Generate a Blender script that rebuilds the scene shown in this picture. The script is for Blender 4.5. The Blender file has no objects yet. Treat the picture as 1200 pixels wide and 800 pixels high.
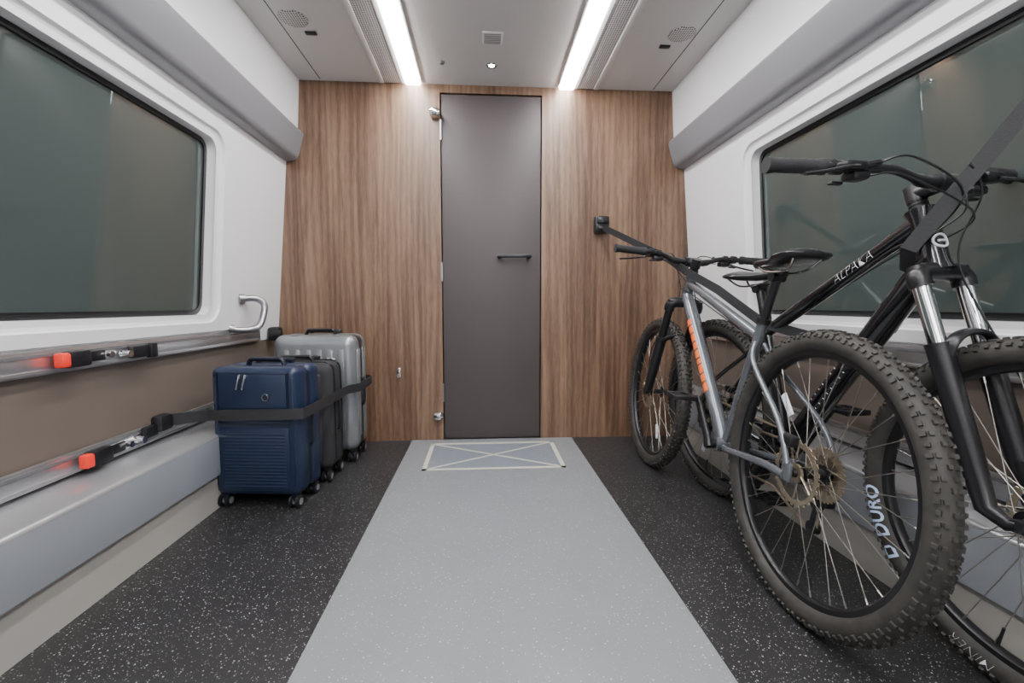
import bpy, bmesh, math, random
from mathutils import Vector, Matrix
random.seed(3)
SC=bpy.context.scene; COL=SC.collection
rad=math.radians
CX=.055; ENDY=2.70; BACKY=-2.2; CEIL=2.05

# ---------------------------------------------------------------- materials
def newmat(name):
    m=bpy.data.materials.new(name); m.use_nodes=True
    nt=m.node_tree; b=nt.nodes['Principled BSDF']
    return m,nt,b
def N(nt,t,**k):
    n=nt.nodes.new(t)
    for a,v in k.items(): setattr(n,a,v)
    return n
def pm(name,col,rough=.5,metal=0,var=.06,scale=25,bump=0,coat=0,spec=.5):
    m,nt,b=newmat(name)
    tc=N(nt,'ShaderNodeTexCoord'); no=N(nt,'ShaderNodeTexNoise'); no.inputs['Scale'].default_value=scale; no.inputs['Detail'].default_value=4
    nt.links.new(tc.outputs['Object'],no.inputs['Vector'])
    r=N(nt,'ShaderNodeValToRGB')
    c=Vector(col[:3])
    r.color_ramp.elements[0].color=(*(c*(1-var)),1); r.color_ramp.elements[1].color=(*[min(1,x*(1+var)) for x in c],1)
    r.color_ramp.elements[0].position=.3; r.color_ramp.elements[1].position=.7
    nt.links.new(no.outputs['Fac'],r.inputs['Fac']); nt.links.new(r.outputs['Color'],b.inputs['Base Color'])
    b.inputs['Roughness'].default_value=rough; b.inputs['Metallic'].default_value=metal
    b.inputs['Coat Weight'].default_value=coat; b.inputs['Specular IOR Level'].default_value=spec
    if bump:
        bp=N(nt,'ShaderNodeBump'); bp.inputs['Strength'].default_value=bump; bp.inputs['Distance'].default_value=.002
        nt.links.new(no.outputs['Fac'],bp.inputs['Height']); nt.links.new(bp.outputs['Normal'],b.inputs['Normal'])
    return m
def emis(name,col,st):
    m,nt,b=newmat(name)
    b.inputs['Base Color'].default_value=(*col,1); b.inputs['Emission Color'].default_value=(*col,1); b.inputs['Emission Strength'].default_value=st
    return m
def speckle(name,base,fleck,scale,thr,size,rough=.45,var=.08):
    m,nt,b=newmat(name); L=nt.links.new
    tc=N(nt,'ShaderNodeTexCoord')
    cur=None
    no=N(nt,'ShaderNodeTexNoise'); no.inputs['Scale'].default_value=6; no.inputs['Detail'].default_value=6; L(tc.outputs['Object'],no.inputs['Vector'])
    r=N(nt,'ShaderNodeValToRGB'); c=Vector(base)
    r.color_ramp.elements[0].color=(*(c*(1-var)),1); r.color_ramp.elements[1].color=(*(c*(1+var)),1)
    L(no.outputs['Fac'],r.inputs['Fac']); cur=r.outputs['Color']
    for k,(sc,th,sz) in enumerate([(scale,thr,size),(scale*1.9,thr+.06,size*.9)]):
        vo=N(nt,'ShaderNodeTexVoronoi'); vo.inputs['Scale'].default_value=sc; L(tc.outputs['Object'],vo.inputs['Vector'])
        sep=N(nt,'ShaderNodeSeparateColor'); L(vo.outputs['Color'],sep.inputs['Color'])
        a=N(nt,'ShaderNodeMath',operation='GREATER_THAN'); a.inputs[1].default_value=th; L(sep.outputs[0],a.inputs[0])
        mu=N(nt,'ShaderNodeMath',operation='MULTIPLY'); mu.inputs[1].default_value=sz; L(sep.outputs[1],mu.inputs[0])
        ad=N(nt,'ShaderNodeMath',operation='ADD'); ad.inputs[1].default_value=sz*.35; L(mu.outputs[0],ad.inputs[0])
        lt=N(nt,'ShaderNodeMath',operation='LESS_THAN'); L(vo.outputs['Distance'],lt.inputs[0]); L(ad.outputs[0],lt.inputs[1])
        f=N(nt,'ShaderNodeMath',operation='MULTIPLY'); L(a.outputs[0],f.inputs[0]); L(lt.outputs[0],f.inputs[1])
        mx=N(nt,'ShaderNodeMix',data_type='RGBA'); L(f.outputs[0],mx.inputs['Factor']); L(cur,mx.inputs['A']); mx.inputs['B'].default_value=(*fleck,1)
        cur=mx.outputs['Result']
    L(cur,b.inputs['Base Color']); b.inputs['Roughness'].default_value=rough
    return m
def wood():
    m,nt,b=newmat('wood_laminate'); L=nt.links.new
    tc=N(nt,'ShaderNodeTexCoord')
    def noise(sc,detail,dist=0,rg=.6):
        mp=N(nt,'ShaderNodeMapping'); mp.inputs['Scale'].default_value=sc; L(tc.outputs['Object'],mp.inputs['Vector'])
        n=N(nt,'ShaderNodeTexNoise'); n.inputs['Scale'].default_value=1; n.inputs['Detail'].default_value=detail; n.inputs['Distortion'].default_value=dist
        n.inputs['Roughness'].default_value=rg
        L(mp.outputs['Vector'],n.inputs['Vector']); return n.outputs['Fac']
    fine=noise((230,1,16),4,.1); mid=noise((13,1,.8),9,1.1,.66); big=noise((4.5,1,.35),3,.6); streak=noise((60,1,2.6),3,.3)
    mp=N(nt,'ShaderNodeMapping'); mp.inputs['Scale'].default_value=(4,1,.35); L(tc.outputs['Object'],mp.inputs['Vector'])
    wv=N(nt,'ShaderNodeTexWave',wave_type='BANDS',bands_direction='X'); wv.inputs['Scale'].default_value=2.2; wv.inputs['Distortion'].default_value=14; wv.inputs['Detail'].default_value=4; wv.inputs['Detail Scale'].default_value=.6
    L(mp.outputs['Vector'],wv.inputs['Vector'])
    def mul(a,k):
        n=N(nt,'ShaderNodeMath',operation='MULTIPLY'); L(a,n.inputs[0]); n.inputs[1].default_value=k; return n.outputs[0]
    def add(a,c):
        n=N(nt,'ShaderNodeMath',operation='ADD'); L(a,n.inputs[0]); L(c,n.inputs[1]); return n.outputs[0]
    v=add(add(mul(fine,.21),mul(mid,.38)),add(add(mul(big,.32),mul(streak,.06)),mul(wv.outputs['Fac'],.06)))
    r=N(nt,'ShaderNodeValToRGB'); e=r.color_ramp.elements
    e[0].position=.37; e[0].color=(.052,.028,.017,1); e[1].position=.66; e[1].color=(.285,.180,.115,1)
    x=e.new(.455); x.color=(.112,.062,.038,1); x=e.new(.535); x.color=(.178,.105,.066,1)
    L(v,r.inputs['Fac']); L(r.outputs['Color'],b.inputs['Base Color']); b.inputs['Roughness'].default_value=.38
    return m
def perforated():
    m,nt,b=newmat('perforated_panel'); L=nt.links.new
    tc=N(nt,'ShaderNodeTexCoord')
    a=N(nt,'ShaderNodeVectorMath',operation='MULTIPLY'); a.inputs[1].default_value=(95,95,0); L(tc.outputs['Object'],a.inputs[0])
    f=N(nt,'ShaderNodeVectorMath',operation='FRACTION'); L(a.outputs[0],f.inputs[0])
    s=N(nt,'ShaderNodeVectorMath',operation='SUBTRACT'); s.inputs[1].default_value=(.5,.5,0); L(f.outputs[0],s.inputs[0])
    le=N(nt,'ShaderNodeVectorMath',operation='LENGTH'); L(s.outputs[0],le.inputs[0])
    lt=N(nt,'ShaderNodeMath',operation='LESS_THAN'); lt.inputs[1].default_value=.33; L(le.outputs['Value'],lt.inputs[0])
    mx=N(nt,'ShaderNodeMix',data_type='RGBA'); L(lt.outputs[0],mx.inputs['Factor']); mx.inputs['A'].default_value=(.6,.59,.58,1); mx.inputs['B'].default_value=(.06,.06,.06,1)
    L(mx.outputs['Result'],b.inputs['Base Color']); b.inputs['Roughness'].default_value=.5
    return m
WHITE=pm('white_panel',(.79,.79,.805),.28,var=.015,scale=3)
CEILM=pm('ceiling_panel',(.61,.60,.59),.28,var=.02,scale=3)
COVE=pm('grey_cove',(.21,.21,.23),.32,var=.02,scale=3)
TAUPE=pm('taupe_panel',(.140,.113,.095),.38,var=.04,scale=4)
BEIGE=pm('beige_kick',(.36,.345,.315),.45,var=.03,scale=4)
HEAT=pm('heater_grey',(.24,.255,.28),.28,.15,var=.02,scale=3)
HEATT=pm('heater_top_satin',(.48,.49,.51),.25,.65,var=.02,scale=3)
HANDM=pm('handle_brushed',(.42,.42,.44),.3,.95,var=.03,scale=30)
RAILM=pm('rail_aluminium',(.72,.72,.74),.28,.9,var=.05,scale=8)
SLOT=pm('rail_slot',(.16,.16,.17),.45,.3)
VENTG=pm('vent_slot_grey',(.22,.21,.205),.5)
ALU=pm('aluminium',(.62,.62,.64),.28,1,var=.05,scale=8)
CHROME=pm('chrome',(.75,.75,.77),.15,1,var=.03)
STAN=pm('stanchion_chrome',(.85,.85,.87),.12,1,var=.02)
BLACK=pm('black_plastic',(.010,.010,.012),.33)
BLACKG=pm('black_gloss_paint',(.006,.006,.008),.18,coat=.6)
BLACKM=pm('black_metal',(.022,.022,.024),.3,.5)
RUB=pm('tyre_rubber',(.032,.029,.0255),.65,var=.35,scale=30,bump=.3)
GRIPM=pm('grip_rubber',(.016,.016,.018),.65,bump=.5,scale=200)
GREYP=pm('grey_bike_paint',(.15,.165,.185),.26,.5,coat=.5,var=.04)
ORANGE=pm('orange_decal',(.85,.16,.03),.4)
DECALW=pm('white_decal',(.75,.78,.85),.5)
DECALB=pm('pale_blue_decal',(.45,.58,.82),.5)
BRASS=pm('worn_rotor_steel',(.38,.32,.235),.38,.85,var=.2,scale=80)
SPOKE=pm('spoke_steel',(.35,.33,.3),.3,.9)
WEB=pm('black_webbing',(.02,.02,.023),.6,bump=.6,scale=400,var=.3)
WEBG=pm('dark_webbing',(.018,.019,.022),.5,bump=.6,scale=400,var=.2)
RED=pm('red_button',(.9,.04,.02),.35)
DOORM=pm('door_charcoal',(.078,.066,.067),.5,0,var=.04,scale=120,spec=.3)
DARK=pm('dark_gap',(.02,.018,.017),.6)
SEAL=pm('window_seal',(.01,.01,.011),.25)
WOOD=wood(); PERF=perforated()
FLOORM=speckle('floor_dark_rubber',(.020,.020,.021),(.34,.34,.35),170,.72,.27,.38,var=.25)
STRIP=speckle('floor_grey_rubber',(.215,.230,.246),(.52,.54,.56),135,.80,.24,.28)
MARK=pm('marking_cream',(.58,.57,.48),.5,var=.08,scale=60)
MARKG=speckle('marking_field',(.195,.22,.255),(.45,.48,.5),140,.84,.24,.36)
BLUE=pm('blue_shell',(.009,.019,.050),.38,coat=.12,var=.08,scale=15)
BLUED=pm('blue_shell_dark',(.005,.008,.020),.45)
SILV=pm('silver_shell',(.26,.275,.29),.3,.6,var=.05)
SOFT=pm('black_fabric',(.022,.022,.025),.8,bump=.8,scale=300,var=.2)
def glassmat():
    m,nt,b=newmat('dark_teal_window'); L=nt.links.new
    tc=N(nt,'ShaderNodeTexCoord'); n=N(nt,'ShaderNodeTexNoise'); n.inputs['Scale'].default_value=.8; L(tc.outputs['Object'],n.inputs['Vector'])
    r=N(nt,'ShaderNodeValToRGB'); r.color_ramp.elements[0].color=(.045,.061,.058,1); r.color_ramp.elements[1].color=(.056,.073,.069,1)
    L(n.outputs['Fac'],r.inputs['Fac']); L(r.outputs['Color'],b.inputs['Base Color'])
    b.inputs['Roughness'].default_value=0.0; b.inputs['IOR'].default_value=1.9
    return m
GLASS=glassmat()
LIGHTM=emis('light_strip_diffuser',(1,.985,.98),54)
LAMPM=emis('downlight_lens',(1,.97,.9),60)

# ---------------------------------------------------------------- builder
class MB:
    def __init__(s): s.v=[];s.f=[];s.m=[]
    def add(s,vs,fs,mi=0,M=None):
        o=len(s.v)
        for p in vs:
            p=Vector(p); s.v.append(M@p if M else p)
        for k,f in enumerate(fs): s.f.append([i+o for i in f]); s.m.append(mi[k] if isinstance(mi,list) else mi)
        return s
    def box(s,c,size,b=0,seg=2,mi=0,R=None):
        bm=bmesh.new(); bmesh.ops.create_cube(bm,size=1)
        for v in bm.verts: v.co=Vector((v.co.x*size[0],v.co.y*size[1],v.co.z*size[2]))
        if b: bmesh.ops.bevel(bm,geom=bm.edges[:],offset=b,segments=seg,profile=.5,affect='EDGES')
        bm.verts.index_update()
        M=Matrix.Translation(Vector(c))
        if R: M=M@R.to_4x4()
        s.add([v.co.copy() for v in bm.verts],[[v.index for v in f.verts] for f in bm.faces],mi,M); bm.free(); return s
    def tube(s,path,r,seg=10,closed=False,cap=True,mi=0,sc=(1,1)):
        P=[Vector(p) for p in path]; n=len(P); rr=r if isinstance(r,(list,tuple)) else [r]*n
        T=[]
        for i in range(n):
            if closed: t=P[(i+1)%n]-P[i-1]
            else: t=P[min(i+1,n-1)]-P[max(i-1,0)]
            T.append(t.normalized())
        up=Vector((0,0,1)) if abs(T[0].z)<.9 else Vector((0,1,0))
        u=T[0].cross(up).normalized(); vs=[]
        for i in range(n):
            u=(u-T[i]*u.dot(T[i])).normalized(); w=T[i].cross(u)
            for k in range(seg):
                a=2*math.pi*k/seg; vs.append(P[i]+(u*math.cos(a)*sc[0]+w*math.sin(a)*sc[1])*rr[i])
        fs=[]
        for i in range(n if closed else n-1):
            j=(i+1)%n
            for k in range(seg):
                l=(k+1)%seg; fs.append([i*seg+k,i*seg+l,j*seg+l,j*seg+k])
        if cap and not closed:
            fs.append(list(range(seg))[::-1]); fs.append([(n-1)*seg+k for k in range(seg)])
        return s.add(vs,fs,mi)
    def cyl(s,a,b,r,r2=None,seg=20,mi=0): return s.tube([a,b],[r,r if r2 is None else r2],seg,mi=mi)
    def lathe(s,prof,seg=48,c=(0,0,0),axis='Y',closed=True,mi=0):
        vs=[];n=len(prof)
        for k in range(seg):
            a=2*math.pi*k/seg
            for r,h in prof:
                if axis=='Y': p=(r*math.cos(a),h,r*math.sin(a))
                elif axis=='Z': p=(r*math.cos(a),r*math.sin(a),h)
                else: p=(h,r*math.cos(a),r*math.sin(a))
                vs.append(Vector(p)+Vector(c))
        fs=[]
        for k in range(seg):
            l=(k+1)%seg
            for i in range(n if closed else n-1):
                j=(i+1)%n; fs.append([k*n+i,k*n+j,l*n+j,l*n+i])
        return s.add(vs,fs,mi)
    def gear(s,r,teeth,th,y,depth=.004,hole=0,mi=0):
        pts=[]
        for i in range(teeth):
            for fr,rr in ((0,r-depth),(.3,r),(.6,r),(.85,r-depth)):
                a=2*math.pi*(i+fr)/teeth; pts.append((rr*math.cos(a),rr*math.sin(a)))
        n=len(pts); h=max(hole,.004)
        vs=[(p[0],y-th/2,p[1]) for p in pts]+[(p[0],y+th/2,p[1]) for p in pts]
        k=h/r
        vs+=[(p[0]*k,y-th/2,p[1]*k) for p in pts]+[(p[0]*k,y+th/2,p[1]*k) for p in pts]
        fs=[]
        for i in range(n):
            j=(i+1)%n
            fs+= [[i,j,n+j,n+i],[i,j,2*n+j,2*n+i],[n+i,n+j,3*n+j,3*n+i],[2*n+i,2*n+j,3*n+j,3*n+i]]
        return s.add(vs,fs,mi)
    def ribbon(s,path,wd,width,th=.003,mi=0):
        P=[Vector(p) for p in path]; n=len(P); vs=[]
        for i in range(n):
            t=(P[min(i+1,n-1)]-P[max(i-1,0)]).normalized()
            w=Vector(wd[i] if isinstance(wd,list) else wd); w=(w-t*w.dot(t)).normalized(); nn=t.cross(w)
            for a,b in ((-1,-1),(1,-1),(1,1),(-1,1)): vs.append(P[i]+w*a*width/2+nn*b*th/2)
        fs=[[0,1,2,3],[4*(n-1)+k for k in (3,2,1,0)]]
        for i in range(n-1):
            for k in range(4):
                l=(k+1)%4; fs.append([4*i+k,4*i+l,4*i+4+l,4*i+4+k])
        return s.add(vs,fs,mi)
    def mesh(s,name,mats,ang=35):
        me=bpy.data.meshes.new(name); me.from_pydata([tuple(v) for v in s.v],[],s.f)
        for m in mats: me.materials.append(m)
        for p,mi in zip(me.polygons,s.m): p.material_index=mi
        bm=bmesh.new(); bm.from_mesh(me); bmesh.ops.recalc_face_normals(bm,faces=bm.faces); bm.to_mesh(me); bm.free()
        me.shade_smooth(); me.set_sharp_from_angle(angle=rad(ang)); me.update()
        return me
def link(name,data,parent=None,M=None,loc=None,label=None,cat=None,kind=None,group=None):
    o=bpy.data.objects.new(name,data); COL.objects.link(o)
    if parent: o.parent=parent
    if M is not None: o.matrix_local=M if parent else M
    if loc is not None: o.location=loc
    if label: o['label']=label
    if cat: o['category']=cat
    if kind: o['kind']=kind
    if group: o['group']=group
    return o
def obj(name,mb,mats,parent=None,ang=35,**k): return link(name,mb.mesh(name,mats,ang),parent,**k)
def catmull(pts,n=8):
    P=[Vector(p) for p in pts]; out=[]
    for i in range(len(P)-1):
        a=P[max(i-1,0)];b=P[i];c=P[i+1];d=P[min(i+2,len(P)-1)]
        for k in range(n):
            t=k/n; out.append(.5*((2*b)+(c-a)*t+(2*a-5*b+4*c-d)*t*t+(3*b-a-3*c+d)*t**3))
    out.append(P[-1]); return out
def text_geo(body,size,shear=0,offset=0):
    cu=bpy.data.curves.new('tmp','FONT'); cu.body=body; cu.size=size; cu.shear=shear; cu.offset=offset; cu.resolution_u=3
    o=bpy.data.objects.new('tmp',cu); COL.objects.link(o); dg=bpy.context.evaluated_depsgraph_get(); dg.update()
    me=bpy.data.meshes.new_from_object(o.evaluated_get(dg)); bm=bmesh.new(); bm.from_mesh(me)
    bmesh.ops.triangulate(bm,faces=bm.faces[:]); bmesh.ops.subdivide_edges(bm,edges=bm.edges[:],cuts=2,use_grid_fill=True)
    bm.verts.index_update(); vs=[v.co.copy() for v in bm.verts]; fs=[[v.index for v in f.verts] for f in bm.faces]
    bm.free(); bpy.data.objects.remove(o); bpy.data.curves.remove(cu); bpy.data.meshes.remove(me)
    return vs,fs

# ---------------------------------------------------------------- room
def hw(z): return 1.225-(z-.65)*.0824
ST='structure'
m=MB(); m.box((CX,(ENDY+BACKY)/2,-.02),(2.6,ENDY-BACKY+.1,.04)); obj('floor',m,[FLOORM],kind=ST,label='black rubber floor with white flecks',cat='floor')
m=MB(); m.box((.061,(ENDY+BACKY)/2,.0015),(.958,ENDY-BACKY-.01,.003)); obj('trim_1',m,[STRIP],kind=ST,label='light grey speckled rubber aisle strip',cat='floor strip')
m=MB()
x0,x1,y0,y1=-.287,.402,2.19,2.605; zz=.0045; w=.022
m.box(((x0+x1)/2,(y0+y1)/2,.0036),(x1-x0,y1-y0,.001),mi=1)
for a,b in (((x0,y0),(x1,y0)),((x0,y1),(x1,y1)),((x0,y0),(x0,y1)),((x1,y0),(x1,y1)),((x0,y0),(x1,y1)),((x0,y1),(x1,y0))):
    a=Vector((*a,zz));b=Vector((*b,zz)); d=(b-a); R=Matrix.Rotation(math.atan2(d.y,d.x),3,'Z')
    m.box((a+b)/2,(d.length+(w if abs(d.x*d.y)<1e-6 else -.01),w if abs(d.x*d.y)<1e-6 else .013,.001),R=R)
obj('floor_marking',m,[MARK,MARKG],label='cream painted crossed rectangle on the grey floor strip by the door',cat='floor marking')

# end wall with door opening
DX0,DX1,DZ=-.227,.345,2.0
m=MB()
def endw(xa,xb,za,zb):
    m.box(((xa+xb)/2,ENDY+.03,(za+zb)/2),(xb-xa,.06,zb-za),b=.001,seg=1)
endw(-1.4,DX0-.006,-.01,2.2); endw(DX1+.006,1.5,-.01,2.2); endw(DX0-.006,DX1+.006,DZ+.006,2.2)
m.box((CX,ENDY+.07,1.1),(2.9,.02,2.3),mi=1)
obj('wall_end',m,[WOOD,DARK],kind=ST,label='end wall clad in vertical brown wood laminate',cat='wall')
m=MB(); m.box(((DX0+DX1)/2,ENDY+.028,DZ/2+.003),(DX1-DX0,.04,DZ-.006),b=.002)
door=obj('door_1',m,[DOORM],kind=ST,label='tall narrow charcoal door in the wood wall',cat='door')
m=MB(); m.box((.189,ENDY-.035,1.09),(.2,.014,.02),b=.004)
for x in (.105,.273): m.box((x,ENDY-.013,1.088),(.016,.045,.018),b=.003)
obj('door_handle',m,[BLACK],parent=door,label='black horizontal bar handle')
for z in (1.8,1.0,.286):
    m=MB(); m.cyl((DX0-.004,ENDY-.002,z-.055),(DX0-.004,ENDY-.002,z+.055),.006,seg=12); obj('hinge',m,[ALU],parent=door)
for z in (1.885,.153):
    m=MB(); m.box((DX0-.035,ENDY-.012,z),(.045,.024,.05),b=.008); m.tube([(DX0-.06,ENDY-.03,z),(DX0-.045,ENDY-.03,z),(DX0-.02,ENDY-.03,z),(DX0-.005,ENDY-.03,z)],[.018,.027,.027,.014],seg=18)
    obj('door_closer',m,[CHROME],parent=door,label='small rounded chrome closer at the door edge')
m=MB(); m.box((CX,BACKY-.02,1.05),(2.9,.04,2.3)); obj('wall_back',m,[WHITE],kind=ST,label='plain white wall at the rear of the compartment',cat='wall')

def rrect(ya,yb,za,zb,r,n=8):
    pts=[]
    for cy,cz,a0 in ((yb-r,zb-r,0),(ya+r,zb-r,90),(ya+r,za+r,180),(yb-r,za+r,270)):
        for k in range(n+1):
            a=rad(a0+90*k/n); pts.append((cy+r*math.cos(a),cz+r*math.sin(a)))
    return pts
def side(sg,nm,k):
    P=lambda y,z,off=0:Vector((CX+sg*(hw(z)-off),y,z))
    Q=lambda h,y,z:Vector((CX+sg*h,y,z))
    WY0,WY1,WZ0,WZ1=.0,2.035,.765,1.49
    RC=-.045
    m=MB(); n=8
    hole=rrect(WY0,WY1,WZ0,WZ1,.05,n); oy0,oy1,oz0,oz1=BACKY,ENDY+.01,.62,1.62
    outer=[]; corners=[(oy1,oz1),(oy0,oz1),(oy0,oz0),(oy1,oz0)]
    for c in range(4):
        for i in range(n+1):
            hy,hz=hole[c*(n+1)+i]
            if i==0: outer.append((corners[c][0],hz) if c in (0,2) else (hy,corners[c][1]))
            elif i==n: outer.append((hy,corners[c][1]) if c in (0,2) else (corners[c][0],hz))
            else: outer.append(corners[c])
    L=len(hole)
    vs=[P(y,z) for y,z in hole]+[P(y,z) for y,z in outer]
    fs=[[i,(i+1)%L,L+(i+1)%L,L+i] for i in range(L)]
    m.add(vs,fs,0)
    def strip(pts,mi):
        v=[];f=[]
        for h,z in pts: v+=[Q(h,BACKY,z),Q(h,ENDY+.01,z)]
        for i in range(len(pts)-1): f.append([2*i,2*i+1,2*i+3,2*i+2])
        m.add(v,f,mi)
    strip([(1.105,-.01),(1.105,.16)],2)
    strip([(1.235,.14),(1.23,.63)],1)
    strip([(1.15,1.6),(1.09,1.70),(1.078,1.76),(1.06,CEIL+.01)],0)
    obj('wall_'+nm,m,[WHITE,TAUPE,BEIGE],kind=ST,label='white moulded side wall with taupe lower panel',cat='wall',ang=20)
    m=MB()
    loops=[(rrect(WY0-.15,WY1+.15,.69,1.565,.03,n),.0),(rrect(WY0-.145,WY1+.145,.694,1.56,.03,n),.012),(rrect(WY0-.045,WY1+.045,.731,1.525,.08,n),.014),(rrect(WY0-.04,WY1+.04,.736,1.52,.075,n),.004),(rrect(WY0-.008,WY1+.008,.757,1.498,.055,n),-.004),(rrect(WY0,WY1,WZ0,WZ1,.05,n),RC)]
    vs=[];fs=[]
    for lp,off in loops: vs+=[P(y,z,off) for y,z in lp]
    for j in range(len(loops)-1):
        for i in range(L): fs.append([j*L+i,j*L+(i+1)%L,(j+1)*L+(i+1)%L,(j+1)*L+i])
    m.add(vs,fs); obj('trim_%d'%(2+k),m,[WHITE],kind=ST,label='white rounded window surround',cat='window surround',ang=25)
    a=rrect(WY0+.001,WY1-.001,WZ0+.001,WZ1-.001,.049,n); b=rrect(WY0+.02,WY1-.02,WZ0+.02,WZ1-.02,.035,n)
    m=MB(); vs=[P(y,z,RC+.008) for y,z in a]+[P(y,z,RC+.01) for y,z in b]+[P(y,z,RC+.002) for y,z in b]
    fs=[[j*L+i,j*L+(i+1)%L,(j+1)*L+(i+1)%L,(j+1)*L+i] for j in range(2) for i in range(L)]
    m.add(vs,fs,1); m.add([P(y,z,RC+.003) for y,z in b],[list(range(L))],0)
    obj('window_%d'%(k+1),m,[GLASS,SEAL],kind=ST,label='dark teal reflective train window with black seal',cat='window',ang=30)
    prof=[(1.085,1.775),(1.05,1.765),(1.043,1.752),(1.075,1.64),(1.085,1.622),(1.105,1.612),(1.165,1.606),(1.165,1.68)]
    m=MB(); vs=[];fs=[]
    for h,z in prof: vs+=[Q(h,BACKY,z),Q(h,ENDY-.005,z)]
    L2=len(prof)
    for i in range(L2): j=(i+1)%L2; fs.append([2*i,2*i+1,2*j+1,2*j])
    fs+=[[2*i for i in range(L2)],[2*i+1 for i in range(L2)]]
    m.add(vs,fs); obj('trim_%d'%(4+k),m,[COVE],kind=ST,label='grey cove moulding along the side wall',cat='moulding')
    prof=[(1.15,.135),(1.093,.135),(1.087,.142),(1.087,.288),(1.090,.296),(1.098,.302),(1.19,.318),(1.236,.322),(1.236,.135)]
    m=MB(); vs=[];fs=[]
    for h,z in prof: vs+=[Q(h,BACKY,z),Q(h,ENDY-.005,z)]
    L2=len(prof)
    for i in range(L2): j=(i+1)%L2; fs.append([2*i,2*i+1,2*j+1,2*j])
    fs+=[[2*i for i in range(L2)],[2*i+1 for i in range(L2)]]
    m.add(vs,fs,[1 if i in (3,4,5,6) else 0 for i in range(L2)]+[0,0]); obj('trim_%d'%(6+k),m,[HEAT,HEATT],kind=ST,label='grey boxed heater cover along the floor',cat='heater cover')
    for z0,z1,hh in ((.620,.686,1.216),(.330,.390,1.212)):
        m=MB(); c=Q(hh,.15,(z0+z1)/2)
        m.box(c,(.014,4.6,z1-z0),b=.002,mi=0)
        m.box(c+Vector((-sg*.006,0,(z1-z0)*.28)),(.006,4.59,.008),mi=1)
        m.box(c+Vector((-sg*.006,0,-(z1-z0)*.36)),(.008,4.59,.008),mi=0)
        obj('strap_rail',m,[RAILM,SLOT],label='long flat aluminium strap rail fixed along the wall',cat='rail',group='aluminium strap rails on the side walls')
side(-1,'left',0); side(1,'right',1)

# ceiling
m=MB(); m.box((CX,(ENDY+BACKY)/2,CEIL+.03),(2.5,ENDY-BACKY+.1,.06)); obj('ceiling',m,[CEILM],kind=ST,label='light grey panelled ceiling',cat='ceiling')
for i,sg in enumerate((-1,1)):
    yc=(ENDY+BACKY)/2; ln=ENDY-BACKY-.04
    m=MB()
    m.box((CX+sg*.432,yc,CEIL-.008),(.082,ln,.026),b=.008,seg=3)
    obj('ceiling_light_strip',m,[LIGHTM],label='long bright white linear light in the ceiling',cat='light',group='linear ceiling lights')
    m=MB()
    m.box((CX+sg*.386,yc,CEIL-.004),(.008,ln,.014)); m.box((CX+sg*.478,yc,CEIL-.004),(.008,ln,.014))
    m.box((CX+sg*.485,yc,CEIL-.006),(.02,ln,.012)); m.box((CX+sg*.605,yc,CEIL-.007),(.03,ln,.014),b=.003)
    m.box((CX+sg*.545,yc,CEIL-.004),(.1,ln,.01),mi=1)
    obj('trim_%d'%(8+i),m,[CEILM,PERF],kind=ST,label='perforated ventilation panel beside the light',cat='ceiling panel')
    m=MB(); m.box((CX+sg*.94,yc,CEIL),(.004,ln,.002)); obj('trim_%d'%(10+i),m,[DARK],kind=ST,label='thin dark ceiling seam',cat='seam')
    m=MB(); c=(CX+sg*.87,2.145,CEIL); m.lathe([(.0,-.006),(.055,-.006),(.062,-.002),(.062,.004),(.0,.004)],seg=40,c=c,axis='Z',closed=False); obj('ceiling_speaker',m,[PERF],label='round perforated speaker in the ceiling',cat='speaker',group='round ceiling speakers')
    m=MB(); m.box((CX+sg*.83,2.245,CEIL-.004),(.05,.022,.008),b=.002); obj('ceiling_sensor',m,[BLACK],label='small dark rectangular sensor in the ceiling',cat='sensor')
m=MB(); m.box((.055,2.23,CEIL-.003),(.095,.095,.006),b=.002,mi=0)
for k in range(7): m.box((.055,2.195+k*.0117,CEIL-.0065),(.078,.0045,.002),mi=1)
obj('air_vent',m,[CEILM,VENTG],label='small square slotted vent in the ceiling',cat='vent')
m=MB(); m.lathe([(.014,-.003),(.024,-.008),(.03,-.003),(.03,.003),(.014,.003)],seg=28,c=(.056,2.475,CEIL),axis='Z'); dl=obj('downlight',m,[CHROME],label='tiny round recessed spotlight, lit',cat='light')
m=MB(); m.lathe([(0,-.004),(.0145,-.004),(.0145,.002),(0,.002)],seg=20,c=(.056,2.475,CEIL),axis='Z',closed=False); obj('lens',m,[LAMPM],parent=dl)
for (x,y) in ((-.2,2.46),):
    m=MB(); m.lathe([(0,-.012),(.012,-.01),(.016,0),(0,0)],seg=18,c=(x,y,CEIL),axis='Z',closed=False); obj('ceiling_sensor',m,[SLOT],label='tiny round metal sensor in the ceiling',cat='sensor')

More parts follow.
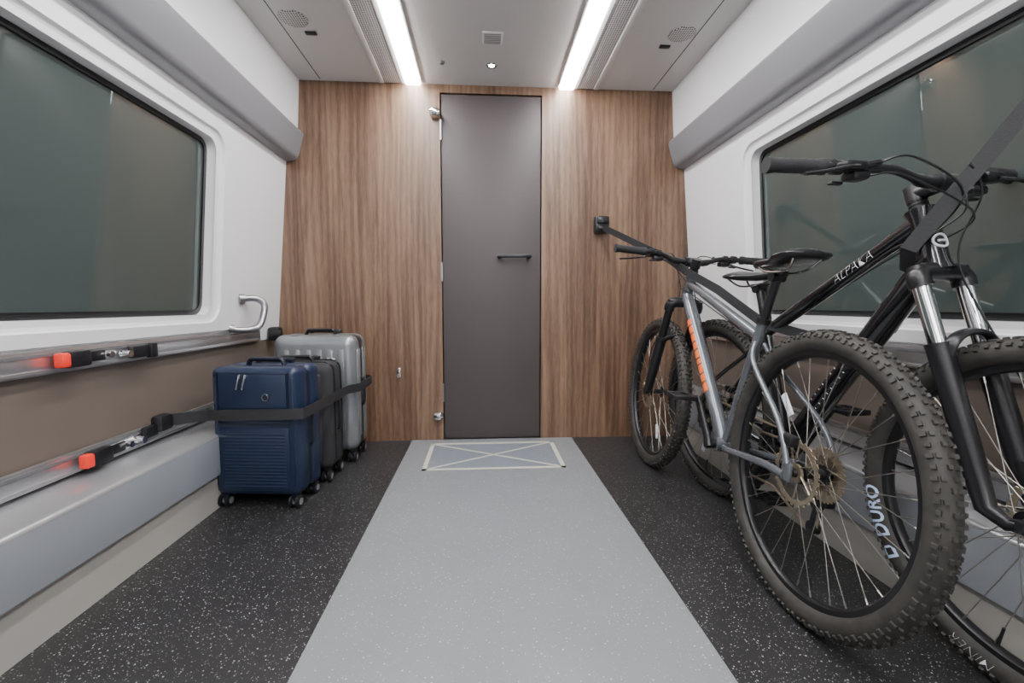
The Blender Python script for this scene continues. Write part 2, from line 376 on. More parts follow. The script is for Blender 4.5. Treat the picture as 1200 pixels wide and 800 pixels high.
# wall hook & reel
m=MB(); m.box((-.49,ENDY-.005,.41),(.022,.01,.06),b=.004); m.tube(catmull([(-.49,ENDY-.006,.40),(-.49,ENDY-.03,.385),(-.49,ENDY-.04,.40)]),.005,seg=8); m.tube(catmull([(-.49,ENDY-.006,.43),(-.49,ENDY-.02,.43),(-.49,ENDY-.028,.44)]),.004,seg=8)
obj('wall_hook',m,[CHROME],label='small chrome hook on the wood wall',cat='hook')
m=MB(); m.box((.70,ENDY-.03,1.275),(.085,.06,.095),b=.012); m.box((.70,ENDY-.065,1.295),(.07,.03,.04),b=.008); m.box((.70,ENDY-.068,1.25),(.06,.02,.02),b=.005)
obj('belt_reel',m,[BLACK],label='black strap reel on the wood wall above the bicycles',cat='belt reel')
m=MB(); m.box((-1.135,2.58,.65),(.06,.07,.075),b=.015); m.box((-1.115,2.56,.65),(.05,.04,.04),b=.01); obj('belt_reel',m,[BLACK],label='black strap reel at the end of the wall rail',cat='belt reel')
m=MB(); m.tube(catmull([(-1.150,2.27,.835),(-1.105,2.31,.838),(-1.075,2.33,.812),(-1.072,2.32,.765),(-1.080,2.285,.705),(-1.105,2.235,.688),(-1.150,2.18,.690)],8),.0155,seg=16)
m.cyl((-1.16,2.262,.835),(-1.143,2.278,.835),.025); m.cyl((-1.166,2.17,.696),(-1.150,2.185,.692),.023)
obj('grab_handle',m,[HANDM],label='curved brushed metal grab handle on the side wall',cat='handle')

def buckle(y,z,x,lab):
    e=link('belt_buckle',None,loc=(x,y,z),label=lab,cat='buckle',group='black and red belt buckles on the wall rails')
    m=MB(); m.box((.012,0,0),(.03,.075,.046),b=.007); m.box((.006,.065,0),(.008,.08,.03),b=.003); obj('buckle_body',m,[BLACK],parent=e)
    m=MB(); m.box((.014,-.043,0),(.026,.03,.04),b=.006); obj('release_button',m,[RED],parent=e,label='bright red release button')
    m=MB(); m.cyl((.01,.115,0),(.022,.115,0),.01,seg=14); m.cyl((-.005,.115,0),(.012,.115,0),.006,seg=10); obj('rail_stud',m,[CHROME],parent=e)
buckle(1.345,.655,-1.148,'black belt buckle with red release button on the upper rail'); buckle(1.385,.362,-1.138,'black belt buckle with red release button on the lower rail')
m=MB(); m.box((-1.138,1.60,.652),(.022,.11,.04),b=.006); m.box((-1.13,1.63,.652),(.025,.03,.05),b=.006); m.cyl((-1.15,1.525,.65),(-1.12,1.525,.65),.011,seg=14,mi=1)
obj('strap_clamp',m,[BLACK,CHROME],label='black strap clamp on the upper wall rail',cat='clamp')
m=MB(); m.box((-1.13,1.66,.392),(.045,.07,.06),b=.016); m.box((-1.135,1.605,.375),(.02,.06,.04),b=.006); m.cyl((-1.15,1.56,.36),(-1.12,1.56,.36),.012,seg=14,mi=1)
obj('strap_clamp',m,[BLACK,CHROME],label='black strap clamp holding the luggage strap on the lower rail',cat='clamp')
m=MB(); pts=[(-1.125,1.68,.395),(-1.08,1.78,.382),(-1.062,1.807,.380),(-.87,1.786,.384),(-.708,1.769,.388),(-.690,1.778,.388),(-.675,1.99,.39),(-.67,2.05,.39),(-.662,2.27,.39),(-.622,2.33,.39),(-.619,2.565,.392),(-.64,2.58,.395),(-.8,2.59,.41),(-1.0,2.6,.5),(-1.10,2.585,.62)]
m.ribbon(pts,(0,0,1),.042,.003); obj('luggage_strap',m,[WEB],label='black webbing strap wrapped around the suitcases',cat='strap')

# ---------------------------------------------------------------- suitcases
def suitcase(x,y,rz,W,D,H,kind,label,mats):
    e=link('suitcase',None,loc=(x,y,0),label=label,cat='suitcase'); e.rotation_euler.z=rad(rz)
    zb=.052; bh=H-zb; zc=zb+bh/2
    body,dark,metal=mats
    m=MB()
    if kind=='soft':
        m.box((0,0,zc),(W,D,bh),b=.045,seg=5)
    else:
        bv=.03 if kind=='blue' else .05
        m.box((0,-D*.252,zc),(W,D*.494,bh),b=bv,seg=6); m.box((0,D*.252,zc),(W,D*.494,bh),b=bv,seg=6)
        m.box((0,0,zc),(W-.010,D*.6,bh-.010),b=.035,seg=4,mi=1)
    if kind=='blue':
        m.box((0,-D/2-.001,zb+bh*.77),(W*.78,.012,bh*.36),b=.005)
        m.box((0,-D/2-.0005,zb+bh*.30),(W*.80,.008,bh*.48),b=.0035)
        for i in range(17):
            z=zb+.042+i*.0130; m.box((0,-D/2-.0032,z),(W*.72,.0045,.0075),b=.002,seg=2)
        for sx in (-1,1): m.box((sx*W*.445,-D/2+.005,zc),(.012,.010,bh*.84),b=.0035)
        for sx in (-1,1):
            for i in range(3): m.box((sx*(W/2-.002),-D*.33+i*.022,zc),(.005,.009,bh*.75),b=.0022)
            for i in range(3): m.box((sx*(W/2-.002),D*.15+i*.022,zc),(.005,.009,bh*.75),b=.0022)
        m.box((0,-D/2-.001,H-.026),(W*.80,.005,.005),mi=1)
        m.box((0,-D/2-.001,zb+bh*.565),(W*.80,.004,.006),mi=1)
        for sx in (-1,1): m.box((sx*W*.405,-D/2-.001,zb+bh*.76),(.004,.005,bh*.40),mi=1)
    if kind=='silver':
        for i in range(6):
            xx=-W*.325+i*W*.13; m.box((xx,-D/2+.0025,zc),(.028,.007,bh*.76),b=.0032)
        for sx in (-1,1):
            for yy in (-D*.30,-D*.16,D*.16,D*.30): m.box((sx*(W/2-.002),yy,zc),(.008,.02,bh*.76),b=.0035)
        for xx in (-W*.25,W*.25): m.box((xx,-D*.26,H-.002),(.03,D*.22,.005),b=.0022)
        m.box((W*.2,-D/2-.005,H-.12),(.05,.006,.012),b=.002,mi=2)
    if kind=='soft':
        m.box((0,-D/2-.006,zb+bh*.34),(W*.80,.035,bh*.50),b=.016,seg=4); m.box((0,-D/2-.004,zb+bh*.78),(W*.80,.03,bh*.26),b=.014,seg=4)
        m.box((0,-D/2-.024,zb+bh*.52),(W*.72,.004,.006),mi=2)
        for yy in (-D*.22,D*.22):
            pl=[(W/2+.001,yy,zb+.05),(W/2+.002,yy,H-.06),(W/2-.02,yy,H-.012),(W/2-.06,yy,H+.001),(-W/2+.06,yy,H+.001),(-W/2+.02,yy,H-.012)]
            m.tube(catmull(pl,4),.004,seg=6,mi=1)
    obj('shell',m,[body,dark,metal],parent=e,ang=40)
    m=MB(); h=H+.022
    m.tube(catmull([(-.075,0,H-.004),(-.065,0,h-.003),(-.045,0,h),(.045,0,h),(.065,0,h-.003),(.075,0,H-.004)],5),.0085,seg=10,sc=(1,1.4)); obj('carry_handle',m,[dark],parent=e)
    m=MB()
    for sx in (-1,1): m.cyl((sx*.07,D*.32,H-.02),(sx*.07,D*.32,H+.008),.01,seg=10)
    m.box((0,D*.32,H+.012),(.17,.026,.018),b=.007); obj('pull_handle',m,[dark],parent=e)
    m=MB(); m.tube(catmull([(W/2-.004,0,zc-.075),(W/2+.010,0,zc-.06),(W/2+.012,0,zc),(W/2+.010,0,zc+.06),(W/2-.004,0,zc+.075)],5),.006,seg=8); obj('side_handle',m,[dark],parent=e)
    for sx in (-1,1):
        for sy in (-1,1):
            cx,cy=sx*(W/2-.03),sy*(D/2-.028)
            m=MB(); m.cyl((cx,cy,zb+.012),(cx,cy,zb-.006),.022,.017,seg=16); m.box((cx,cy,zb-.012),(.016,.03,.028),b=.006)
            wm=obj('caster',m,[dark],parent=e)
            m=MB()
            for o in (-.014,.014): m.lathe([(.006,-.007),(.021,-.007),(.026,-.004),(.026,.004),(.021,.007),(.006,.007)],seg=24,c=(cx+o,cy-.006,.0265),axis='X'); m.lathe([(0,-.0075),(.013,-.0078),(.013,.0078),(0,.0075)],seg=18,c=(cx+o,cy-.006,.0265),axis='X',closed=False,mi=1)
            obj('caster_wheel',m,[BLACK,HEAT],parent=wm)
    if kind=='blue':
        for sx in (-.045,-.022):
            m=MB(); m.box((sx,-D/2-.010,H-.035),(.009,.006,.016),b=.001); m.tube([(sx,-D/2-.013,H-.03),(sx-.003,-D/2-.014,H-.05),(sx-.012,-D/2-.014,H-.085)],[.0025,.0045,.0035],seg=8); obj('zip_pull',m,[CHROME],parent=e)
        m=MB(); c=(.055,-D/2-.009,H-.115); m.lathe([(0,-.004),(.014,-.003),(.015,.003),(0,.003)],seg=24,c=c,axis='Y',closed=False); m.lathe([(.0118,-.0042),(.0125,-.0048),(.0132,-.0042),(.0125,-.002)],seg=24,c=c,axis='Y',mi=1); obj('badge',m,[BLUED,HEAT],parent=e,label='small round dark badge')
    return e
suitcase(-.878,1.905,-6,.345,.20,.565,'blue','navy blue hard shell cabin suitcase with ribbed front, strapped to wall',(BLUE,BLUED,CHROME))
suitcase(-.86,2.16,-2,.365,.19,.545,'soft','black soft fabric suitcase between the two hard cases',(SOFT,BLACK,CHROME))
suitcase(-.843,2.44,0,.41,.225,.655,'silver','silver grey ribbed hard shell suitcase against the end wall',(SILV,BLACK,CHROME))

# ---------------------------------------------------------------- bicycles
TR,TW=.342,.028
def tyre_mesh(mats):
    m=MB(); prof=[]
    for k in range(18):
        a=2*math.pi*k/18; prof.append((TR+TW*math.cos(a),TW*1.02*math.sin(a)))
    m.lathe(prof,seg=96)
    def knob(ang,phi,l,w,h):
        r=TR+(TW+h*.4)*math.cos(phi); y=(TW+h*.4)*math.sin(phi)
        pos=Vector((r*math.cos(ang),y,r*math.sin(ang)))
        er=Vector((math.cos(ang),0,math.sin(ang)))*math.cos(phi)+Vector((0,1,0))*math.sin(phi)
        et=Vector((-math.sin(ang),0,math.cos(ang))); ew=er.cross(et)
        vs=[]
        for a in (-1,1):
            kk=1 if a<0 else .85
            for b,c in ((-1,-1),(1,-1),(1,1),(-1,1)): vs.append(pos+er*a*h*.6+et*b*l/2*kk+ew*c*w/2*kk)
        m.add(vs,[[4,5,6,7],[0,1,5,4],[1,2,6,5],[2,3,7,6],[3,0,4,7]])
    n=112
    for i in range(n):
        a=2*math.pi*i/n
        if i%2: 
            knob(a,rad(13),.0095,.0082,.0045); knob(a,rad(-13),.0095,.0082,.0045)
        else:
            for p in (0,37,-37): knob(a,rad(p),.0095,.0082,.0045)
        for s in (1,-1):
            knob(a,s*rad(58 if i%2 else 62),.009,.009 if i%2 else .012,.0048)
    return m.mesh('tire',mats,30)
TYRE=tyre_mesh([RUB])
m=MB(); m.lathe([(.322,-.0135),(.322,-.010),(.312,-.009),(.310,0),(.312,.009),(.322,.010),(.322,.0135),(.306,.0135),(.300,.006),(.300,-.006),(.306,-.0135)],seg=96); RIM=m.mesh('wheel',[BLACKM],40)
HR=.372
SPK={}
for sd in (-1,1):
    for dr in (-1,1):
        m=MB(); a=rad(68)*dr
        m.tube([(.022*math.cos(a),sd*(.03+.001*dr),.022*math.sin(a)),(.3,sd*.003,0)],.00115,seg=5); m.cyl((.285,sd*.0045,dr*.0012),(.302,sd*.003,0),.0022,seg=6); SPK[(sd,dr)]=m.mesh('spoke',[SPOKE],60)
def partial(m,p0,p1,r,c0,c1,side_vec,a0,a1,mi=0,seg=6):
    p0=Vector(p0);p1=Vector(p1);t=(p1-p0).normalized(); s=Vector(side_vec); s=(s-t*s.dot(t)).normalized(); u=s.cross(t)
    if u.z<0: u=-u
    vs=[];fs=[]
    for c in (c0,c1):
        for k in range(seg+1):
            a=a0+(a1-a0)*k/seg; vs.append(p0.lerp(p1,c)+(s*math.cos(a)+u*math.sin(a))*r)
    for k in range(seg): fs.append([k,k+1,seg+2+k,seg+1+k])
    m.add(vs,fs,mi)
def bicycle(cfg):
    e=link('bicycle',None,label=cfg['label'],cat='bicycle')
    e.matrix_world=Matrix.Translation(cfg['loc'])@Matrix.Rotation(cfg['head'],4,'Z')@Matrix.Rotation(cfg['lean'],4,'X')
    wb=cfg['wb']; RH=Vector((0,0,HR)); FH=Vector((wb,0,HR)); BB=Vector((cfg.get('bb',.43),0,.315))
    blk=cfg['kind']=='black'; FK=1.2 if blk else .95
    ha=rad(cfg.get('ha',68)); ax=Vector((-math.cos(ha),0,math.sin(ha))); fw=Vector((math.sin(ha),0,math.cos(ha)))
    crown=FH-fw*.045+ax*cfg['ac']; HTb=crown+ax*.012; HTt=HTb+ax*cfg.get('htl',.12)
    sa=rad(73); sdv=Vector((-math.cos(sa),0,math.sin(sa))); SCl=BB+sdv*cfg['st']; SAD=BB+sdv*cfg['sh']
    paint=cfg['paint']; Y=Vector((0,1,0))
    m=MB()
    m.tube([BB,BB+sdv*(cfg['st']+.03)],.0165*(1.1 if blk else 1),16)
    tt0=BB+sdv*(cfg['st']-.02); tt1=HTt-ax*.03
    TTR=.018*FK; DTR=.027*FK
    m.tube([tt0,tt0.lerp(tt1,.15),tt0.lerp(tt1,.8),tt1],[.016*FK,TTR,TTR*1.05,TTR*1.2],16); dt1=HTb+ax*.035
    m.tube([BB+Vector((.01,0,.0)),BB.lerp(dt1,.15),BB.lerp(dt1,.9),dt1],[.024*FK,DTR,DTR,.025*FK],18)
    m.tube([HTb,HTb+ax*.02,HTt-ax*.02,HTt],[.027*FK,.0235*FK,.0235*FK,.027*FK],20)
    m.cyl(BB-Y*.037,BB+Y*.037,.024,seg=20)
    for s in (-1,1):
        d=Y*s
        m.tube(catmull([BB+d*.02+Vector((-.03,0,0)),BB+d*.045+Vector((-.10,0,.01)),RH+d*.062+Vector((.12,0,-.015)),RH+d*.066+Vector((.01,0,-.01))],6),.0098,12,sc=(1,1.15))
        m.tube(catmull([tt0+d*.013+Vector((-.008,0,-.02)),tt0+d*.036+Vector((-.05,0,-.08)),RH+d*.06+Vector((.07,0,.12)),RH+d*.066+Vector((.004,0,.02))],6),.0080,12)
        m.box(RH+d*.066+Vector((.002,0,.002)),(.036,.007,.05),b=.006)
    m.cyl(tt0+sdv*.045,tt0+sdv*.062,.021*(1.1 if blk else 1),seg=20,mi=1)
    obj('frame',m,[paint,BLACK],parent=e,ang=45)
    if not blk:
        for s in (Y,-Y):
            c=.30
            for wdt in (.05,.045,.05,.03,.05,.045,.05,.05,.04):
                m=MB(); partial(m,BB.lerp(dt1,.0),dt1,DTR+.0007,c,c+wdt,s,rad(-40),rad(40)); c+=wdt+.010
                obj('frame_decal',m,[ORANGE],parent=e,label='orange block decal on the down tube')
    else:
        vs,fs=text_geo('ALPAKA',.037,.35,-.0011); 
        p0=tt1.lerp(tt0,.44); d=(tt1-tt0).normalized(); n=Vector((0,-1,0)); u=Vector((-d.z,0,d.x))
        m=MB(); out=[]
        for v in vs:
            h=v.y-.0125; r=TTR*1.05+.0016; h=max(-r*.95,min(r*.95,h)); out.append(p0+d*v.x*1.0+u*h+n*math.sqrt(r*r-h*h))
        m.add(out,fs); obj('frame_lettering',m,[DECALW],parent=e,ang=180,label='white lettering on the top tube')
        p0=BB; d=(dt1-BB).normalized(); u=Vector((-d.z,0,d.x)); L=(dt1-BB).length
        m=MB(); pts=[]
        for i in range(15):
            hh=.016*(1 if i%2 else -1); pts.append(p0+d*(L*.30+i*.011)+u*hh-Y*math.sqrt((DTR+.0006)**2-hh*hh))
        m.tube(pts,.0016,seg=6)
        obj('frame_decal',m,[DECALW],parent=e,label='thin white zigzag graphic on the down tube')
        m=MB()
        cc=HTb.lerp(HTt,.42); pts=[]; HB=.0235*FK+.001
        for k in range(18):
            a=2*math.pi*k/18; hy=.016*math.cos(a); pts.append(cc+ax*.016*math.sin(a)+Y*(hy-.004)+fw*math.sqrt(HB**2-(hy-.004)**2))
        m.tube(pts,.0028,6,closed=True)
        pts=[]
        for k in range(7):
            hy=-.009+.003*k; pts.append(cc+Y*(hy-.004)+fw*math.sqrt(HB**2-(hy-.004)**2))
        m.tube(pts,.0028,6)
        obj('head_badge',m,[DECALW],parent=e,label='small round white emblem on the head tube')
    for wi,c in enumerate((RH,FH)):
        w=link('wheel',RIM,parent=e,loc=c); w['label']='rear wheel with cassette' if wi==0 else 'front wheel'
        link('tire',TYRE,parent=w)
        m=MB(); m.tube([(0,-.055,0),(0,-.035,0),(0,-.034,0),(0,-.028,0),(0,-.027,0),(0,0,0),(0,.027,0),(0,.028,0),(0,.034,0),(0,.035,0),(0,.055,0)],[.01,.012,.026,.026,.014,.012,.014,.028,.028,.012,.01],seg=20)
        obj('hub',m,[BLACKM],parent=w)
        for i in range(32):
            o=link('spoke',SPK[(1 if i%2 else -1,1 if (i//2)%2 else -1)],parent=w); o.rotation_euler.y=-rad(i*11.25)
        m=MB(); m.lathe([(.068,.041),(.080,.041),(.080,.043),(.068,.043)],seg=60)
        for k in range(6):
            a=rad(60*k); m.tube([(.02*math.cos(a),.042,.02*math.sin(a)),(.069*math.cos(a+.5),.042,.069*math.sin(a+.5))],.0035,seg=6,sc=(1,.4))
        for k in range(24):
            a=rad(15*k); m.box((.0815*math.cos(a),.042,.0815*math.sin(a)),(.008,.002,.010),b=.0008,seg=1,R=Matrix.Rotation(-a,3,'Y'))
        m.lathe([(.012,.038),(.024,.038),(.024,.045),(.012,.045)],seg=24,mi=0)
        obj('brake_disc',m,[BRASS],parent=w,label='round steel brake disc')
        m=MB(); a=rad(cfg['refl'][wi]); m.box((.2*math.cos(a),0.0,.2*math.sin(a)),(.07,.006,.022),b=.003,R=Matrix.Rotation(-a,3,'Y')); obj('reflector',m,[DECALW],parent=w,label='white spoke reflector')
        m=MB(); a=rad(-100); m.cyl((.3*math.cos(a),0,.3*math.sin(a)),(.255*math.cos(a),0,.255*math.sin(a)),.003,seg=8); obj('valve',m,[BLACK],parent=w)
        if wi==0:
            m=MB()
            for k in range(9):
                R_=.072-.0056*k; m.gear(R_,34-2*k,.0016,-.034-.003*k,.0045,hole=R_*.7 if k<4 else .018)
            for k in range(5):
                a=rad(72*k); m.tube([(.018*math.cos(a),-.036,.018*math.sin(a)),(.060*math.cos(a+.3),-.036,.060*math.sin(a+.3))],.0035,seg=6)
            obj('cassette',m,[BRASS],parent=w,label='stack of steel sprockets')
        elif blk:
            def onwall(m,vs,fs,th0,r0):
                out=[]
                for v in vs:
                    r=r0+v.y; th=th0-v.x/ r0; h=r-TR; h=max(-.027,min(.027,h)); out.append(Vector((r*math.cos(th),-(math.sqrt(max(0,(TW*1.02)**2-h*h))+.0012),r*math.sin(th))))
                m.add(out,fs)
            m=MB(); vs,fs=text_geo('DURO',.044,0,.0008); onwall(m,vs,fs,rad(211),.323)
            obj('tire_lettering',m,[DECALB],parent=w,ang=180,label='pale blue lettering on the tyre sidewall')
            def patch(quad):
                vv=[];ff=[];n=5; a,b,c,d=[Vector((*q,0)) for q in quad]
                for i in range(n+1):
                    for j in range(n+1): vv.append(a.lerp(b,i/n).lerp(d.lerp(c,i/n),j/n))
                for i in range(n):
                    for j in range(n): ff.append([i*(n+1)+j,(i+1)*(n+1)+j,(i+1)*(n+1)+j+1,i*(n+1)+j+1])
                onwall(m,vv,ff,rad(219.5),.324)
            m=MB(); s_=.028; t_=.005
            patch([(0,0),(.018,0),(s_,t_*1.4),(0,t_)]); patch([(0,s_-t_),(s_,s_-t_*1.4),(.018,s_),(0,s_)]); patch([(0,t_),(t_*1.4,t_),(t_*1.4,s_-t_),(0,s_-t_)]); patch([(s_-t_,t_*1.3),(s_,t_*1.4),(s_,s_-t_*1.4),(s_-t_,s_-t_*1.3)])
            obj('tire_emblem',m,[DECALB],parent=w,ang=180,label='pale blue emblem on the tyre sidewall')
            m=MB(); vs,fs=text_geo('MINER',.029,.35,-.0011); onwall(m,vs,fs,rad(264),.329)
            obj('tire_lettering',m,[DECALW],parent=w,ang=180,label='thin white lettering on the tyre sidewall')
    # fork
    m=MB()
    cb=crown; s1=.062
    m.tube(catmull([cb-Y*s1-ax*.028,cb-Y*s1-ax*.004,cb-Y*.045+ax*.008,cb+ax*.012,cb+Y*.045+ax*.008,cb+Y*s1-ax*.004,cb+Y*s1-ax*.028],5),.0235,14)
    m.cyl(cb+ax*.005,HTb+ax*.0,.027,.025,seg=20)
    for s in (-1,1): m.cyl(cb+Y*s*s1-ax*.01,cb+Y*s*s1+ax*.022,.0195,.0175,seg=16)
    lowtop=cfg['ac']-.165
    for s in (-1,1):
        o=Y*s*s1; base=FH-fw*.045
        m.tube([base+o+ax*lowtop,base+o+ax*(lowtop-.012),base+o+ax*.12,base+o+ax*.03,base+o*.95+fw*.03+ax*.0,FH+o*.93],[.0255,.0245,.0225,.019,.014,.012],16)
        m.cyl(FH+o*.86,FH+o*1.08,.013,seg=14)
    base=FH-fw*.045+ax*lowtop
    sgn=1 if blk else -1
    ar=[base-Y*s1-ax*.03+fw*.01*sgn,base-Y*.057-ax*.004+fw*.024*sgn,base-Y*.035+ax*.014+fw*.03*sgn,base+ax*.02+fw*.032*sgn,base+Y*.035+ax*.014+fw*.03*sgn,base+Y*.057-ax*.004+fw*.024*sgn,base+Y*s1-ax*.03+fw*.01*sgn]
    m.tube(catmull(ar,6),.010,12,sc=(1.5,.8))
    fk=obj('fork',m,[BLACK],parent=e,ang=45,label='black suspension fork')
    for s in (-1,1):
        m=MB(); o=Y*s*s1; b0=FH-fw*.045; m.cyl(b0+o+ax*(lowtop-.01),crown+o-ax*.01,.0175,seg=20); obj('stanchion',m,[cfg['stan']],parent=fk,label='polished fork stanchion')
    m=MB(); m.box(FH+Y*.05+Vector((-.055,0,.075)),(.03,.03,.06),b=.007,R=Matrix.Rotation(rad(-20),3,'Y')); fc=obj('brake_caliper',m,[BLACKM],parent=e)
    m=MB(); m.box(RH+Y*.052+Vector((.03,0,.078)),(.055,.03,.03),b=.007); obj('brake_caliper',m,[BLACKM],parent=e)
    # stem and bar
    top=HTt+ax*cfg.get('spacer',.045); bc=top+Vector((.065,0,.012))
    m=MB(); m.cyl(HTt,top+ax*.02,.017,seg=18); m.cyl(top-ax*.02,top+ax*.02,.021,seg=18); m.tube([top,bc],[.018,.017],16); m.cyl(bc-Y*.022,bc+Y*.022,.021,seg=18)
    for k in range(3): m.cyl(HTt+ax*(.004+.009*k),HTt+ax*(.011+.009*k),.02,seg=18)
    obj('stem',m,[BLACK],parent=e)
    m=MB(); rise=cfg.get('rise',.03)
    def bp(y):
        s=abs(y); k=min(1,max(0,(s-.05)/.1)); k=k*k*(3-2*k)
        return bc+Vector((-.10*max(0,s-.1)*1.0,y,rise*k+.01*s))
    yl,yr=cfg['bar']; ys=[-yr+(yl+yr)*i/40 for i in range(41)]
    m.tube([bp(y) for y in ys],[.0105 if abs(y)>.08 else .0145 for y in ys],14); hb=obj('handlebar',m,[BLACK],parent=e)
    for s,ye in ((1,yl),(-1,yr)):
        gl=.135 if ye>.25 else .075
        m=MB(); n=16; g=[bp(s*(ye-gl+(gl+.002)*i/n)) for i in range(n+1)]
        m.tube(g,[.0185 if i in (0,1,n,n-1) else (.0158 if i%2 else .0168) for i in range(n+1)],14); obj('grip',m,[GRIPM],parent=hb)
        y0=s*(ye-gl-.03); p=bp(y0)
        m=MB(); m.cyl(p-Y*.01,p+Y*.01,.017,seg=16); m.box(p+Vector((.028,-s*.012,-.006)),(.035,.055,.022),b=.007)
        m.tube(catmull([p+Vector((.045,-s*.01,-.01)),p+Vector((.062,s*.03,-.018)),p+Vector((.055,s*.08,-.028)),p+Vector((.05,s*(.125 if ye>.25 else .1),-.034))],6),.0052,8,sc=(1.3,.8))
        m.tube(catmull([p+Vector((.03,-s*.03,-.005)),p+Vector((.04,-s*.06,.0)),p+Vector((.035,-s*.075,.004))],4),.008,8)
        obj('brake_lever',m,[BLACKM],parent=hb)
        y1=s*max(.045,ye-gl-.065); p=bp(y1); m=MB(); m.cyl(p-Y*.007,p+Y*.007,.016,seg=14); m.box(p+Vector((.012,0,-.022)),(.04,.045,.022),b=.008); m.box(p+Vector((-.01,s*.03,-.034)),(.014,.03,.008),b=.003); obj('gear_shifter',m,[BLACK],parent=hb)
        p=bp(y0)
        q=p+Vector((.035,-s*.075,.004)); m=MB()
        if s>0: end=[HTb+fw*.03+Y*.02,FH+Y*.075+ax*.25,FH+Y*.065+Vector((-.05,0,.1))]
        else: end=[HTb.lerp(HTt,.4)-Y*.03,dt1-Y*.03-Vector((.04,0,.04)),BB.lerp(dt1,.5)-Y*.03]
        m.tube(catmull([q,q+Vector((.035,-s*.05,.004)),bc+Vector((.06,s*.025,-.04)),end[0],end[1],end[2]],8),.0025,6); obj('brake_cable',m,[BLACK],parent=e)
        q=bp(y1)+Vector((.02,-s*.03,-.022)); m=MB()
        m.tube(catmull([q,q+Vector((.035,-s*.05,-.006)),bc+Vector((.055,-s*.015,-.08)),HTb.lerp(HTt,.5)-Y*.03*s,tt1.lerp(tt0,.15)-Y*.02*s-Vector((0,0,.025)),tt1.lerp(tt0,.8)-Y*.0*s-Vector((0,0,.022))],8),.0022,6); obj('gear_cable',m,[BLACK],parent=e)
    # seat
    m=MB(); m.cyl(BB+sdv*(cfg['st']-.02),SAD-sdv*.05,.0137,seg=16); m.cyl(SAD-sdv*.06-Y*.02,SAD-sdv*.06+Y*.02,.016,seg=14); m.box(SAD-sdv*.05,(.06,.03,.018),b=.005); obj('seatpost',m,[BLACKM if blk else BLACK],parent=e)
    m=MB(); st=[(-.135,.03,.012,.0),(-.13,.055,.02,.003),(-.10,.070,.026,.006),(-.06,.072,.028,.002),(-.02,.055,.027,-.003),(.02,.036,.025,-.006),(.06,.025,.023,-.006),(.10,.021,.022,-.005),(.13,.018,.02,-.007),(.142,.010,.012,-.010)]
    vs=[];fs=[];K=16
    for x,hwid,th,zz in st:
        for k in range(K):
            a=2*math.pi*k/K; cy=math.cos(a)*hwid; cz=math.sin(a)
            z=(cz*th*.35 if cz>0 else cz*th*.9); drop=-.25*abs(cy)**1.5*2
            vs.append(SAD+Vector((x,cy,zz+z+drop)))
    for i in range(len(st)-1):
        for k in range(K): l=(k+1)%K; fs.append([i*K+k,i*K+l,(i+1)*K+l,(i+1)*K+k])
    fs+=[list(range(K)),[(len(st)-1)*K+k for k in range(K)]]
    m.add(vs,fs)
    sd=obj('saddle',m,[BLACK],parent=e,ang=60)
    for s in (-1,1):
        m=MB(); m.tube(catmull([SAD+Vector((-.11,s*.04,-.015)),SAD+Vector((-.06,s*.024,-.045)),SAD+Vector((.04,s*.022,-.042)),SAD+Vector((.115,s*.008,-.018))],5),.0036,8); obj('saddle_rail',m,[CHROME],parent=sd)
    ca=rad(cfg['crank'])
    for s,a in ((1,ca),(-1,ca+math.pi)):
        d=Vector((math.cos(a),0,math.sin(a)))
        m=MB(); p0=BB+Y*s*.062; p1=BB+d*.17+Y*s*.078
        m.tube([p0-d*.01,p0+d*.03,p1],[.017,.014,.012],12,sc=(.8,1.1)); m.cyl(BB+Y*s*.03,BB+Y*s*.072,.014,seg=14)
        cr=obj('crank',m,[BLACKM],parent=e)
        m=MB(); pc=p1+Y*s*.062
        m.cyl(p1,pc+Y*s*.04,.007,seg=10)
        for q in (-1,1): m.box(pc+Vector((q*.04,0,0)),(.012,.09,.018),b=.004)
        for q in (-1,0,1): m.box(pc+Y*q*.037,(.09,.012,.016),b=.004)
        obj('pedal',m,[BLACK],parent=cr)
    m=MB(); 
    m2=MB(); m2.gear(.078,36,.003,-.048,.004,hole=.06); m2.gear(.06,26,.003,-.041,.004,hole=.045)
    for k in range(4):
        a=rad(45+90*k)+ca; m2.tube([(0,-.05,0),(.066*math.cos(a),-.05,.066*math.sin(a))],.008,8)
    obj('chainring',m2,[BLACKM],parent=e,loc=BB)
    yy=-.046; r1,r2=.078,.050; pts=[]
    for k in range(9): a=rad(90-180*k/8); pts.append(BB+Vector((r1*math.cos(a),yy,r1*math.sin(a))))
    pts.append(BB.lerp(RH,.5)+Vector((0,yy,-.085)))
    jk=RH+Vector((.03,yy,-.155)); pts+=[jk+Vector((.014,0,-.012)),jk+Vector((-.012,0,-.012)),jk+Vector((-.014,0,.02)),RH+Vector((.02,yy,-.075))]
    for k in range(6): a=rad(-60-210*k/5); pts.append(RH+Vector((r2*math.cos(a),yy,r2*math.sin(a))))
    m.tube(pts,.0042,6,closed=True,sc=(.8,1)); obj('chain',m,[BRASS],parent=e)
    m=MB(); up=RH+Vector((.012,yy-.012,-.075)); m.box(RH+Vector((.0,yy-.02,-.045)),(.026,.02,.05),b=.006); m.box(up,(.035,.035,.03),b=.008)
    m.tube([up+Vector((0,.01,0)),jk+Vector((0,-.008,0))],.009,8,sc=(1,.4)); m.tube([up+Vector((0,.024,0)),jk+Vector((0,.006,0))],.009,8,sc=(1,.4))
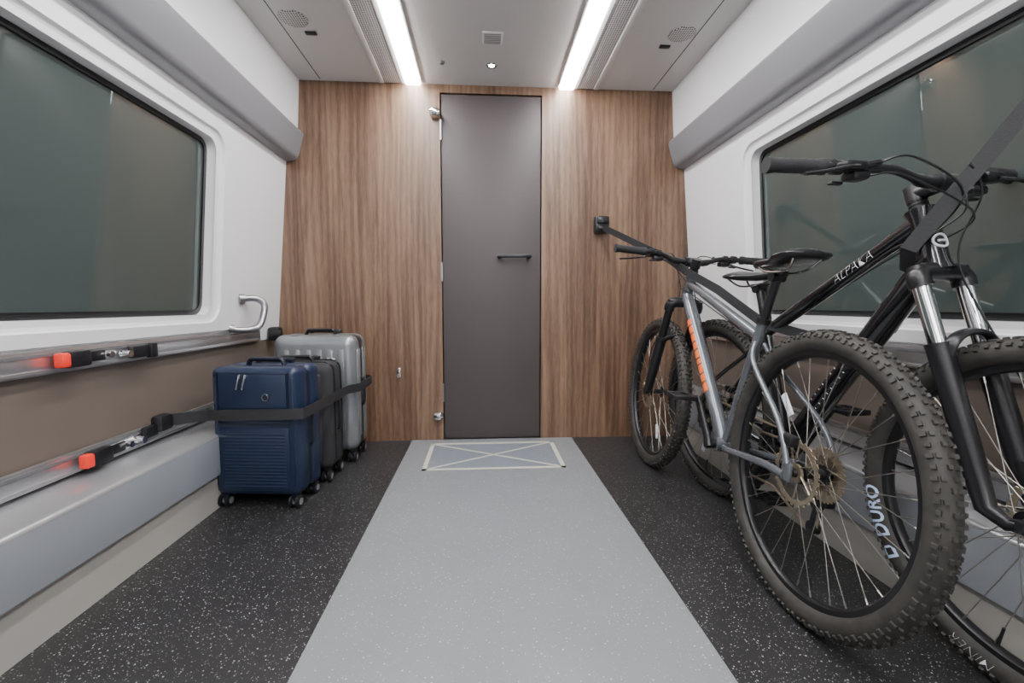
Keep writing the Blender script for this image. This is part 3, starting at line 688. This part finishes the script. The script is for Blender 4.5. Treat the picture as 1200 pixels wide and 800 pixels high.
    m.cyl(jk-Y*.01,jk+Y*.008,.018,seg=12); m.cyl(up+Vector((.01,.006,-.01)),up+Vector((.01,.022,-.01)),.018,seg=12); obj('derailleur',m,[BLACKM],parent=e)
    return e
def headang(a,b): return math.atan2(b[1]-a[1],b[0]-a[0])
gr,gf=(.845,1.09),(.878,2.225)
bicycle(dict(kind='grey',label='grey hardtail mountain bike with orange decals facing the end wall',loc=Vector((gr[0]-.372*math.sin(rad(5)),gr[1],0)),head=headang(gr,gf),lean=rad(5),wb=1.14,ac=.49,st=.43,sh=.665,paint=GREYP,stan=BLACKM,bar=(.345,.355),crank=60,refl=(50,250),spacer=.06,rise=.025))
br,bf=(1.0,1.87),(1.106,.80)
bicycle(dict(kind='black',label='black mountain bike with silver fork legs and white lettering',loc=Vector((1.0,1.87,0)),head=headang(br,bf),lean=0,wb=1.075,ha=71,bb=.41,ac=.545,htl=.16,st=.43,sh=.635,paint=BLACKG,stan=STAN,bar=(.205,.44),crank=60,refl=(250,20),spacer=.045,rise=.025))
m=MB(); pts=[(.70,2.62,1.25),(.86,2.08,1.02),(.89,1.93,.945),(.925,1.74,.865),(1.0,1.56,.74),(1.12,1.35,.68),(1.165,1.22,.74),(1.145,1.12,.87),(1.05,1.07,.885),(1.01,1.03,.935),(1.117,.90,1.203),(1.19,.715,1.45)]
W2=(-.6,.5,.53)
m.ribbon(pts,[(0,0,1),(0,0,1),(0,0,1),(0,.2,1),(0,0,1),(0,0,1),(0,.5,.5),(0,1,.3),(-.2,.8,.4),W2,W2,W2],.034,.003)
obj('bicycle_strap',m,[WEBG],label='black webbing strap stretched across both bicycles',cat='strap')

w=bpy.data.worlds.new('World'); SC.world=w; w.use_nodes=True
w.node_tree.nodes['Background'].inputs[0].default_value=(.05,.055,.06,1); w.node_tree.nodes['Background'].inputs[1].default_value=1
cam=bpy.data.cameras.new('Camera'); cam.sensor_width=36; cam.lens=16; cam.clip_start=.02
co=bpy.data.objects.new('Camera',cam); COL.objects.link(co); co.location=(0,0,.803); co.rotation_euler=(rad(90-4.5),0,rad(-3.76)); SC.camera=co
